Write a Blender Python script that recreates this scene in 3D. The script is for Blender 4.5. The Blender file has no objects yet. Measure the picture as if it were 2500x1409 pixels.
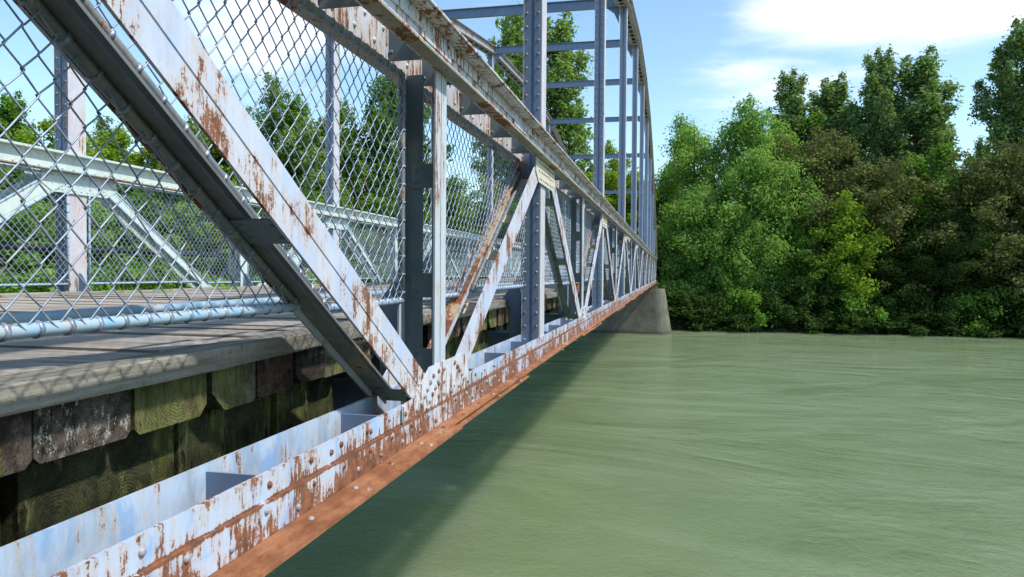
import bpy, bmesh, math, random
import numpy as np
from mathutils import Vector, Matrix

S = bpy.context.scene
COL = S.collection
R = math.radians

# ------------------------------------------------------------------ camera
YAW, PITCH, ROLL = 0.2151, 0.0231, 0.0076      # bridge runs along +Y, camera at the origin
cam_d = bpy.data.cameras.new('camera'); cam = bpy.data.objects.new('camera', cam_d); COL.objects.link(cam)
cam_d.sensor_width = 36.0; cam_d.lens = 1765.28 / 2500 * 36; cam_d.clip_start = 0.05; cam_d.clip_end = 6000
cam.matrix_world = (Matrix.Rotation(YAW, 4, 'Z') @ Matrix.Rotation(R(90) - PITCH, 4, 'X') @ Matrix.Rotation(ROLL, 4, 'Z'))
S.camera = cam

# ------------------------------------------------------------------ light
SUN_EL, SUN_AZ = R(52), R(98)                   # azimuth clockwise from +Y (the bridge)
sd = bpy.data.lights.new('sun', 'SUN'); sd.energy = 3.6; sd.angle = R(2.2); sd.color = (1.0, 0.95, 0.88)
so = bpy.data.objects.new('sun', sd); COL.objects.link(so)
sv = Vector((math.sin(SUN_AZ) * math.cos(SUN_EL), math.cos(SUN_AZ) * math.cos(SUN_EL), math.sin(SUN_EL)))
so.rotation_euler = sv.to_track_quat('Z', 'Y').to_euler()

W = bpy.data.worlds.new('World'); S.world = W; W.use_nodes = True
nt = W.node_tree; N = nt.nodes; L = nt.links; N.clear()
def wn(t, **k):
    n = N.new(t)
    for a, b in k.items(): setattr(n, a, b)
    return n
out = wn('ShaderNodeOutputWorld'); bg = wn('ShaderNodeBackground'); bg.inputs[1].default_value = 0.128
sky = wn('ShaderNodeTexSky'); sky.sky_type = 'NISHITA'; sky.sun_disc = False
sky.sun_elevation = SUN_EL; sky.sun_rotation = SUN_AZ; sky.air_density = 1.0; sky.dust_density = 0.6; sky.ozone_density = 1.4
tc = wn('ShaderNodeTexCoord')
sep = wn('ShaderNodeSeparateXYZ'); L.new(tc.outputs['Generated'], sep.inputs[0])
def M(op, a, b=None, c=None, clamp=False):
    n = wn('ShaderNodeMath', operation=op, use_clamp=clamp)
    for i, v in enumerate((a, b, c)):
        if v is None: continue
        if isinstance(v, (int, float)): n.inputs[i].default_value = v
        else: L.new(v, n.inputs[i])
    return n.outputs[0]
# clouds live on a flat layer overhead: direction divided by its height gives the layer's plan coordinates
zc = M('MAXIMUM', sep.outputs[2], 0.0); zc = M('ADD', zc, 0.12)
px = M('DIVIDE', sep.outputs[0], zc); py = M('DIVIDE', sep.outputs[1], zc)
cmb = wn('ShaderNodeCombineXYZ'); L.new(px, cmb.inputs[0]); L.new(py, cmb.inputs[1])
def noise(vec, scale, detail, rough, dist=0.0, sc=(1, 1, 1), loc=(0, 0, 0)):
    mp = wn('ShaderNodeMapping'); mp.inputs['Scale'].default_value = sc; mp.inputs['Location'].default_value = loc
    L.new(vec, mp.inputs[0])
    n = wn('ShaderNodeTexNoise'); n.inputs['Scale'].default_value = scale; n.inputs['Detail'].default_value = detail
    n.inputs['Roughness'].default_value = rough; n.inputs['Distortion'].default_value = dist
    L.new(mp.outputs[0], n.inputs['Vector']); return n.outputs[0]
n1 = noise(cmb.outputs[0], 1.3, 9, 0.62, 0.25, (0.75, 1.0, 1), (3.1, 1.7, 0))
n2 = noise(cmb.outputs[0], 0.55, 4, 0.5, 0.0, (1, 1, 1), (0.4, 5.2, 0))
n3 = noise(cmb.outputs[0], 4.5, 7, 0.6, 0.6, (0.5, 1.2, 1))
az = M('ARCTAN2', sep.outputs[0], sep.outputs[1]); el = M('ARCSINE', sep.outputs[2])
def blob(a0, e0, ra, re, k):
    a = M('DIVIDE', M('SUBTRACT', az, R(a0)), R(ra)); e = M('DIVIDE', M('SUBTRACT', el, R(e0)), R(re))
    d = M('ADD', M('MULTIPLY', a, a), M('MULTIPLY', e, e))
    return M('MULTIPLY', M('MAXIMUM', M('SUBTRACT', 1.0, d), -1.0), k)
bias = M('MAXIMUM', blob(17, 18.4, 16, 3.8, 0.42), blob(-29, 18, 10, 6, 0.19))
bias = M('MAXIMUM', bias, blob(4, 18.6, 4, 1.2, 0.14))
bias = M('MAXIMUM', bias, blob(7, 13.5, 8, 4, 0.13))
bias = M('MAXIMUM', bias, -0.06)
cl = M('ADD', M('ADD', M('MULTIPLY', n1, 0.62), M('MULTIPLY', n3, 0.26)), bias)
cl = M('ADD', cl, M('MULTIPLY', M('SUBTRACT', n2, 0.5), 0.25))
mr = wn('ShaderNodeMapRange', interpolation_type='SMOOTHSTEP'); L.new(cl, mr.inputs[0])
mr.inputs[1].default_value = 0.45; mr.inputs[2].default_value = 0.74; mr.inputs[3].default_value = 0.0; mr.inputs[4].default_value = 0.95
tint = wn('ShaderNodeMix', data_type='RGBA', blend_type='MULTIPLY'); tint.inputs['Factor'].default_value = 1.0
L.new(sky.outputs[0], tint.inputs['A']); tint.inputs['B'].default_value = (1.34, 1.48, 1.46, 1)
mix = wn('ShaderNodeMix', data_type='RGBA'); L.new(mr.outputs[0], mix.inputs['Factor'])
L.new(tint.outputs['Result'], mix.inputs['A']); mix.inputs['B'].default_value = (7.0, 7.35, 8.0, 1)
L.new(mix.outputs['Result'], bg.inputs[0]); L.new(bg.outputs[0], out.inputs[0])
S.view_settings.view_transform = 'Standard'; S.view_settings.look = 'None'; S.view_settings.exposure = 0.44; S.view_settings.gamma = 1
try: S.cycles.max_bounces = 6; S.cycles.transparent_max_bounces = 8
except Exception: pass

# ------------------------------------------------------------------ material tools
class Mat:
    def __init__(s, name):
        s.m = bpy.data.materials.new(name); s.m.use_nodes = True; s.nt = s.m.node_tree; s.nt.nodes.clear()
        s.out = s.n('ShaderNodeOutputMaterial'); s.geo = s.n('ShaderNodeNewGeometry')
    def n(s, t, **k):
        x = s.nt.nodes.new(t)
        for a, b in k.items(): setattr(x, a, b)
        return x
    def l(s, a, b): s.nt.links.new(a, b)
    def put(s, v, sock):
        if isinstance(v, (int, float)): sock.default_value = v
        elif isinstance(v, tuple): sock.default_value = v if len(v) == 4 or len(sock.default_value) == 3 else (*v, 1)
        else: s.l(v, sock)
    def noise(s, scale, detail=4, rough=0.55, sc=(1, 1, 1), loc=(0, 0, 0), dist=0.0, vec=None, rot=(0, 0, 0)):
        mp = s.n('ShaderNodeMapping'); mp.inputs['Scale'].default_value = sc; mp.inputs['Location'].default_value = loc; mp.inputs['Rotation'].default_value = rot
        s.l(vec or s.geo.outputs['Position'], mp.inputs[0])
        x = s.n('ShaderNodeTexNoise'); x.inputs['Scale'].default_value = scale; x.inputs['Detail'].default_value = detail
        x.inputs['Roughness'].default_value = rough; x.inputs['Distortion'].default_value = dist
        s.l(mp.outputs[0], x.inputs['Vector']); return x.outputs[0]
    def math(s, op, a, b=None, clamp=False):
        x = s.n('ShaderNodeMath', operation=op, use_clamp=clamp); s.put(a, x.inputs[0])
        if b is not None: s.put(b, x.inputs[1])
        return x.outputs[0]
    def step(s, v, lo, hi, a=0.0, b=1.0):
        x = s.n('ShaderNodeMapRange', interpolation_type='SMOOTHSTEP'); s.put(v, x.inputs[0])
        for i, q in enumerate((lo, hi, a, b)): s.put(q, x.inputs[i + 1])
        return x.outputs[0]
    def mix(s, f, a, b, blend='MIX'):
        x = s.n('ShaderNodeMix', data_type='RGBA', blend_type=blend); s.put(f, x.inputs['Factor'])
        s.put(a, x.inputs['A']); s.put(b, x.inputs['B']); return x.outputs['Result']
    def bsdf(s, col, rough, bump=None, bstr=0.3, bdist=0.01, **k):
        b = s.n('ShaderNodeBsdfPrincipled'); s.put(col, b.inputs['Base Color']); s.put(rough, b.inputs['Roughness'])
        for a, v in k.items(): s.put(v, b.inputs[a])
        if bump is not None:
            bn = s.n('ShaderNodeBump'); bn.inputs['Strength'].default_value = bstr; bn.inputs['Distance'].default_value = bdist
            s.l(bump, bn.inputs['Height']); s.l(bn.outputs[0], b.inputs['Normal'])
        s.l(b.outputs[0], s.out.inputs[0]); return b

def paint(name, base, rust=0.5, streak=0.6, patch=(0.30, 0.46, 0.72), patch_amt=0.5, dirt=0.4, fine=1.0, zgrad=None):
    """weathered paint on steel: rust blooms and vertical runs, faded blue patches, grime"""
    m = Mat(name)
    a = m.noise(2.6 * fine, 8, 0.68, (1, 1, 0.8))
    b = m.noise(20.0 * fine, 5, 0.7, (1, 1, 0.14), (3, 1, 0))
    c = m.noise(55.0 * fine, 3, 0.6, (1, 1, 0.6))
    e = m.noise(70.0 * fine, 4, 0.7, (1, 1, 0.10), (5, 3, 1))
    c = m.math('ADD', m.math('MULTIPLY', c, 0.55), m.math('MULTIPLY', e, 0.55 * streak + 0.2))
    v = m.math('ADD', m.math('ADD', m.math('MULTIPLY', a, 1.0 - 0.55 * streak), m.math('MULTIPLY', b, 0.55 * streak + 0.12)), m.math('MULTIPLY', c, 0.20))
    th = 0.87 - 0.30 * rust
    if zgrad:
        sp = m.n('ShaderNodeSeparateXYZ'); m.l(m.geo.outputs['Position'], sp.inputs[0])
        g = m.step(sp.outputs[2], zgrad[0], zgrad[1], zgrad[2], 0.0)
        v = m.math('ADD', v, g)
        seam = m.step(m.math('ABSOLUTE', m.math('SUBTRACT', sp.outputs[2], -0.737)), 0.0, 0.012, 0.13, 0.0)
        v = m.math('ADD', v, seam)
    v = m.math('ADD', v, m.math('MULTIPLY', m.math('SUBTRACT', m.noise(150, 4, 0.8), 0.5), 0.16))
    mask = m.step(v, th, th + 0.03)
    halo = m.step(v, th - 0.10, th + 0.02)
    pn = m.noise(3.3 * fine, 6, 0.6, (1, 1, 0.55), (7, 2, 5), 0.5)
    pm = m.math('MULTIPLY', m.step(pn, 0.47, 0.62), patch_amt)
    col = m.mix(pm, base, patch)
    dn = m.noise(7.0, 7, 0.7, (1, 1, 0.35), (1, 9, 2))
    col = m.mix(m.math('MULTIPLY', m.step(dn, 0.42, 0.75), dirt), col, tuple(x * y for x, y in zip(base, (0.58, 0.55, 0.48))))
    col = m.mix(m.math('MULTIPLY', halo, 0.45), col, (0.52, 0.36, 0.22))
    rn = m.noise(24.0, 6, 0.75)
    rc = m.mix(m.step(rn, 0.35, 0.68), (0.115, 0.048, 0.028), (0.29, 0.115, 0.05))
    col = m.mix(mask, col, rc)
    ro = m.step(mask, 0, 1, 0.48, 0.9)
    h = m.math('ADD', m.math('MULTIPLY', mask, -0.6), m.math('MULTIPLY', m.noise(90, 3, 0.6), m.math('ADD', 0.15, mask)))
    m.bsdf(col, ro, h, 0.45, 0.004, **{'Specular IOR Level': 0.4}); return m.m

def rust_mat(name, bright):
    m = Mat(name)
    a = m.noise(9, 8, 0.7, (1, 0.6, 1)); b = m.noise(60, 5, 0.7)
    c = m.mix(m.step(a, 0.32, 0.68), (0.20, 0.075, 0.032), bright)
    c = m.mix(m.math('MULTIPLY', m.step(b, 0.55, 0.75), 0.5), c, (0.09, 0.04, 0.025))
    c = m.mix(m.math('MULTIPLY', m.step(m.noise(4, 5, 0.7, (1, 0.3, 1), (5, 5, 5)), 0.60, 0.72), 0.6), c, (0.50, 0.42, 0.36))
    m.bsdf(c, 0.85, m.math('ADD', a, b), 0.35, 0.004, **{'Specular IOR Level': 0.25}); return m.m

P_CHORD = paint('rusted pale blue paint', (0.45, 0.54, 0.68), 0.60, 0.60, (0.20, 0.40, 0.72), 0.9, 0.25, 1.7, zgrad=(-0.85, -0.66, 0.08))
P_PLATE = paint('faded sky blue paint', (0.42, 0.52, 0.64), 0.36, 0.8, (0.20, 0.37, 0.64), 0.8, 0.85, 2.0)
P_RAIL = paint('weathered white paint', (0.54, 0.58, 0.63), 0.54, 0.9, patch_amt=0.3, dirt=0.4, fine=1.5)
P_DIAG = paint('rust spotted white paint', (0.52, 0.57, 0.67), 0.58, 0.45, (0.36, 0.50, 0.74), 0.6, 0.2, 1.5)
P_POST = paint('grey blue paint', (0.20, 0.265, 0.39), 0.16, 0.9, (0.20, 0.30, 0.46), 0.7, 0.3)
P_VERT = paint('teal grey paint', (0.49, 0.55, 0.61), 0.40, 0.9, patch_amt=0.2, dirt=0.3)
P_ARCH = paint('mauve grey paint', (0.33, 0.35, 0.38), 0.48, 0.8, (0.24, 0.30, 0.42), 0.5, 0.5)
P_MINT = paint('pale mint paint', (0.54, 0.65, 0.61), 0.22, 0.9, (0.42, 0.60, 0.66), 0.4, 0.35)
P_PIPE = paint('light blue pipe paint', (0.33, 0.45, 0.55), 0.32, 0.3, (0.20, 0.42, 0.66), 0.7, 0.3, 3.0)
P_GRIMY_RUST = paint('rusty olive paint', (0.26, 0.26, 0.21), 0.62, 0.3, (0.17, 0.18, 0.16), 0.6, 0.6)
P_BROWN = rust_mat('solid orange rust', (0.39, 0.175, 0.085))
P_SHADE_GRIME = paint('shaded olive grime paint', (0.19, 0.215, 0.225), 0.20, 0.2, (0.10, 0.115, 0.11), 0.6, 0.6)  # darkened to carry the shade on stems and inner legs, over olive grime
P_TEAL_SHADE = paint('shaded teal grey paint', (0.175, 0.235, 0.265), 0.16, 0.6, (0.10, 0.15, 0.18), 0.6, 0.4)  # darker copy of the upright paint, shade inside the members painted in
P_RIVET = paint('chipped rivet paint', (0.25, 0.29, 0.37), 0.74, 0.3, (0.28, 0.34, 0.46), 0.5, 0.5, 1.6)
P_POST_LIT = paint('sunlit post paint', (0.52, 0.53, 0.58), 0.30, 0.7, (0.46, 0.40, 0.42), 0.5, 0.3, 1.4)  # paler copy of the post paint, with sunlight on the side plates painted in
P_TAN = paint('tan rusted paint', (0.42, 0.36, 0.28), 0.72, 0.5, (0.38, 0.30, 0.22), 0.5, 0.4)
P_GUSS = paint('rust run white paint', (0.57, 0.62, 0.70), 0.50, 0.8, patch_amt=0.2, dirt=0.15, fine=1.7, zgrad=(-0.86, -0.60, 0.12))
P_CREAM = paint('cream paint', (0.64, 0.62, 0.50), 0.36, 0.8, (0.60, 0.58, 0.44), 0.3, 0.3)

def wire_mat():
    m = Mat('galvanised wire')
    n = m.noise(22, 4, 0.6); k = m.noise(6, 4, 0.7, loc=(4, 4, 4))
    c = m.mix(m.step(n, 0.4, 0.6), (0.20, 0.245, 0.31), (0.31, 0.365, 0.44))
    c = m.mix(m.math('MULTIPLY', m.step(k, 0.60, 0.70), 0.75), c, (0.16, 0.075, 0.04))
    m.bsdf(c, 0.42, **{'Metallic': 0.35}); return m.m
M_WIRE = wire_mat()

def wood_mat(name, a, b, moss=0.0, axis='X', grit=0.0):
    m = Mat(name)
    sc = (0.6, 14, 14) if axis == 'X' else (14, 0.6, 14)
    g = m.noise(2.2, 8, 0.7, sc); g2 = m.noise(1.1, 5, 0.6)
    c = m.mix(m.step(g, 0.3, 0.7), a, b)
    c = m.mix(m.math('MULTIPLY', m.step(g2, 0.45, 0.7), 0.45), c, tuple(x * 0.62 for x in a))
    cr = m.step(m.noise(1.6, 3, 0.5, (0.8, 26, 8) if axis == 'X' else (26, 0.8, 8), (2, 2, 2)), 0.66, 0.70)
    c = m.mix(m.math('MULTIPLY', cr, 0.85), c, (0.02, 0.016, 0.014))
    if moss:
        ms = m.step(m.noise(3.0, 7, 0.7, loc=(9, 4, 1)), 0.60 - 0.12 * moss, 0.72)
        c = m.mix(m.math('MULTIPLY', ms, 0.7), c, (0.10, 0.12, 0.04))
    gr_ = m.noise(38, 8, 0.85)
    c = m.mix(m.math('MULTIPLY', m.step(gr_, 0.53, 0.66), grit), c, (0.05, 0.045, 0.035))
    h = m.math('SUBTRACT', m.math('ADD', g, m.math('MULTIPLY', gr_, 1.2 * grit)), cr)
    m.bsdf(c, 0.88, h, 0.7, 0.012, **{'Specular IOR Level': 0.2}); return m.m
W_DECK = wood_mat('weathered grey boards', (0.25, 0.215, 0.18), (0.52, 0.46, 0.40), 0.12, 'X', 0.35)
W_EDGE = wood_mat('weathered edge board', (0.15, 0.14, 0.11), (0.37, 0.345, 0.29), 0.5, 'Y', 0.75)
W_KERB = wood_mat('pale kerb board', (0.24, 0.22, 0.18), (0.38, 0.35, 0.30), 0.4, 'Y')

def timber_mat(name, dark, mid, moss, red, lichen, rings=0.3):
    """sawn end grain: rings about the pith (the object's origin), moss, stains, cracks and lichen"""
    m = Mat(name); t = m.n('ShaderNodeTexCoord'); o = t.outputs['Object']
    w = m.n('ShaderNodeTexWave', wave_type='RINGS', rings_direction='X'); w.inputs['Scale'].default_value = 26
    w.inputs['Distortion'].default_value = 7.0; w.inputs['Detail'].default_value = 3; w.inputs['Detail Scale'].default_value = 1.5
    m.l(o, w.inputs['Vector'])
    a = m.noise(9, 10, 0.8); b = m.noise(14, 8, 0.8, (1, 1, 0.3), (3, 3, 3)); s_ = m.noise(4.2, 7, 0.7, (1, 1.3, 0.5), (8, 1, 2))
    c = m.mix(m.step(a, 0.38, 0.64), dark, mid)
    c = m.mix(m.math('MULTIPLY', m.step(s_, 0.60 - moss * 0.22, 0.70 - moss * 0.22), 0.85), c, m.mix(m.step(b, 0.4, 0.6), (0.10, 0.11, 0.03), (0.24, 0.25, 0.085)))
    c = m.mix(m.math('MULTIPLY', m.step(m.noise(5.0, 6, 0.65, (1, 1, 0.7), (1, 7, 5)), 0.62 - red * 0.22, 0.72 - red * 0.22), 0.8), c, m.mix(m.step(a, 0.4, 0.6), (0.060, 0.030, 0.025), (0.13, 0.070, 0.055)))
    c = m.mix(m.math('MULTIPLY', w.outputs[1], m.step(m.noise(2.5, 3, 0.5, loc=(6, 2, 8)), 0.42, 0.6, 0.05, rings)), c, (0.018, 0.015, 0.012))
    c = m.mix(m.step(m.noise(26, 8, 0.85, (1, 1, 0.7)), 0.66 - lichen, 0.70 - lichen), c, (0.50, 0.49, 0.42))
    ck = m.step(b, 0.585, 0.64)
    c = m.mix(m.math('MULTIPLY', ck, 0.88), c, (0.014, 0.012, 0.010))
    h = m.math('SUBTRACT', m.math('ADD', m.math('MULTIPLY', w.outputs[1], 0.12), m.math('ADD', m.math('MULTIPLY', m.noise(45, 7, 0.85), 0.8), a)), m.math('MULTIPLY', ck, 0.8))
    m.bsdf(c, 0.92, h, 1.0, 0.016, **{'Specular IOR Level': 0.12}); return m.m
T_A = timber_mat('mossy timber end', (0.06, 0.052, 0.038), (0.27, 0.24, 0.17), 0.75, 0.1, 0.0)
T_B = timber_mat('lichened timber end', (0.035, 0.03, 0.025), (0.20, 0.16, 0.125), 0.1, 0.1, 0.12)
T_R = timber_mat('reddish timber end', (0.05, 0.036, 0.03), (0.24, 0.20, 0.16), 0.25, 0.8, 0.0)
T_D = timber_mat('black weathered timber end', (0.022, 0.02, 0.018), (0.13, 0.115, 0.09), 0.1, 0.0, 0.05, 0.6)
T_C = timber_mat('dark damp timber', (0.03, 0.032, 0.018), (0.085, 0.09, 0.04), 0.5, 0.15, -0.08, 0.5)

def concrete_mat():
    m = Mat('stained concrete')
    a = m.noise(0.9, 8, 0.65); s = m.noise(2.2, 6, 0.65, (1, 1, 0.12), (2, 5, 1)); f = m.noise(14, 6, 0.7)
    c = m.mix(m.step(a, 0.3, 0.7), (0.095, 0.088, 0.066), (0.175, 0.162, 0.125))
    c = m.mix(m.math('MULTIPLY', m.step(s, 0.48, 0.66), 0.7), c, (0.11, 0.11, 0.08))
    c = m.mix(m.math('MULTIPLY', m.step(f, 0.5, 0.8), 0.35), c, (0.12, 0.115, 0.09))
    sp = m.n('ShaderNodeSeparateXYZ'); m.l(m.geo.outputs['Position'], sp.inputs[0])
    fl = m.step(m.math('ABSOLUTE', m.math('SUBTRACT', m.math('FRACT', m.math('MULTIPLY', sp.outputs[2], 1.35)), 0.5)), 0.0, 0.03, 0.55, 0.0)
    c = m.mix(fl, c, (0.07, 0.07, 0.055))
    wet = m.step(m.math('ADD', sp.outputs[2], m.math('MULTIPLY', a, 0.4)), -5.3, -4.9, 0.75, 0.0)
    c = m.mix(wet, c, (0.05, 0.05, 0.035))
    m.bsdf(c, 0.9, f, 0.5, 0.02); return m.m
M_CONC = concrete_mat()

# ------------------------------------------------------------------ mesh tools
class MB:
    def __init__(s): s.v = []; s.f = []; s.mi = []; s.sm = []
    def add(s, vs, fs, mi=0, sm=False):
        o = len(s.v); s.v += vs
        for f in fs: s.f.append(tuple(i + o for i in f)); s.mi.append(mi); s.sm.append(sm)
    def box(s, a, b, mi=0):
        (x0, y0, z0), (x1, y1, z1) = a, b
        vs = [(x0, y0, z0), (x1, y0, z0), (x1, y1, z0), (x0, y1, z0), (x0, y0, z1), (x1, y0, z1), (x1, y1, z1), (x0, y1, z1)]
        s.add(vs, [(0, 3, 2, 1), (4, 5, 6, 7), (0, 1, 5, 4), (1, 2, 6, 5), (2, 3, 7, 6), (3, 0, 4, 7)], mi)
    def prism(s, poly, x0, x1, mi=0):                   # polygon in (y,z) given thickness along x
        n = len(poly); vs = [(x0, y, z) for y, z in poly] + [(x1, y, z) for y, z in poly]
        fs = [tuple(range(n)), tuple(range(2 * n - 1, n - 1, -1))] + [(i, (i + 1) % n, n + (i + 1) % n, n + i) for i in range(n)]
        s.add(vs, fs, mi)
    def prism_y(s, poly, y0, y1, mi=0):                 # polygon in (x,z) given thickness along y
        n = len(poly); vs = [(x, y0, z) for x, z in poly] + [(x, y1, z) for x, z in poly]
        fs = [tuple(range(n)), tuple(range(2 * n - 1, n - 1, -1))] + [(i, (i + 1) % n, n + (i + 1) % n, n + i) for i in range(n)]
        s.add(vs, fs, mi)
    def dome(s, c, axis, r=0.014, h=0.011, n=8, mi=0):
        ax = Vector(axis).normalized(); t = ax.orthogonal().normalized(); u = ax.cross(t); c = Vector(c)
        vs = []
        for rr, hh in ((1.0, 0.0), (0.8, 0.62)):
            for k in range(n):
                a = 2 * math.pi * k / n
                vs.append(tuple(c + t * (r * rr * math.cos(a)) + u * (r * rr * math.sin(a)) + ax * (h * hh)))
        vs.append(tuple(c + ax * h))
        fs = [(k, (k + 1) % n, n + (k + 1) % n, n + k) for k in range(n)] + [(n + k, n + (k + 1) % n, 2 * n) for k in range(n)]
        s.add(vs, fs, mi, True)
    def tube(s, pts, r, n=8, mi=0, cap=True, r1=None):
        pts = [Vector(p) for p in pts]; m = len(pts); vs = []
        for i, p in enumerate(pts):
            d = (pts[min(i + 1, m - 1)] - pts[max(i - 1, 0)]).normalized()
            ref = Vector((0, 0, 1)) if abs(d.z) < 0.9 else Vector((1, 0, 0))
            t = d.cross(ref).normalized(); u = d.cross(t)
            rr = r if r1 is None else r + (r1 - r) * i / (m - 1)
            for k in range(n):
                a = 2 * math.pi * k / n; vs.append(tuple(p + t * (rr * math.cos(a)) + u * (rr * math.sin(a))))
        fs = []
        for i in range(m - 1):
            for k in range(n): fs.append((i * n + k, i * n + (k + 1) % n, (i + 1) * n + (k + 1) % n, (i + 1) * n + k))
        if cap: fs += [tuple(range(n)), tuple(range((m - 1) * n, m * n))]
        s.add(vs, fs, mi, n > 4)
    def build(s, name, mats, parent=None, loc=(0, 0, 0), bevel=0.0):
        if not isinstance(mats, (list, tuple)): mats = [mats]
        me = bpy.data.meshes.new(name); me.from_pydata(s.v, [], s.f); me.update()
        for m in mats: me.materials.append(m)
        me.polygons.foreach_set('material_index', s.mi); me.polygons.foreach_set('use_smooth', s.sm)
        bm = bmesh.new(); bm.from_mesh(me); bmesh.ops.recalc_face_normals(bm, faces=bm.faces); bm.to_mesh(me); bm.free()
        o = bpy.data.objects.new(name, me); o.location = loc; COL.objects.link(o)
        if parent: o.parent = parent
        return o
def empty(name, loc=(0, 0, 0)):
    o = bpy.data.objects.new(name, None); o.location = loc; o.empty_display_size = 0.5; COL.objects.link(o); return o
def tag(o, label=None, cat=None, group=None, kind=None):
    for k, v in (('label', label), ('category', cat), ('group', group), ('kind', kind)):
        if v: o[k] = v
    return o
def dup(o, parent, dy):
    c = o.copy(); COL.objects.link(c); c.parent = parent; c.location = (o.location.x, o.location.y + dy, o.location.z)
    for ch in o.children:
        d = ch.copy(); COL.objects.link(d); d.parent = c
    return c

# ------------------------------------------------------------------ bridge dimensions
P = 6.7354; Y0 = 0.4843; NB = 10                      # bay length, first main node, number of bays
HALF = P / 2
ZB, ZBT = -0.875, -0.648                              # lower chord bottom and top
ZR, ZRT = 1.094, 1.310                                # upper chord bottom and top
YS, YE = 0.22, Y0 + NB * P + 0.22
WATER = -5.5
def Yk(k): return Y0 + k * P
def arch_h(k): return 8.75 - 0.32 * (k - 5) ** 2
random.seed(7)

bridge = empty('truss_bridge', (0, 0, 0))
tag(bridge, 'old rusty pale blue steel truss bridge with timber deck crossing the green river', 'bridge')

# a T shaped pair of angles: flat double leg with a seam on the face, a stem pointing into the box
def diag_poly(c0, c1, lo, hi, z0, z1):
    """strip parallel to the line c0-c1 between the perpendicular offsets lo..hi, cut level at z0 and z1"""
    dy, dz = c1[0] - c0[0], c1[1] - c0[1]; l = math.hypot(dy, dz); dy /= l; dz /= l
    ny, nz = (dz, -dy); 
    if nz < 0: ny, nz = -ny, -nz
    def at(off, z):
        t = (z - (c0[1] + nz * off)) / dz
        return (c0[0] + ny * off + dy * t, z)
    return [at(lo, z0), at(hi, z0), at(hi, z1), at(lo, z1)]

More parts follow.
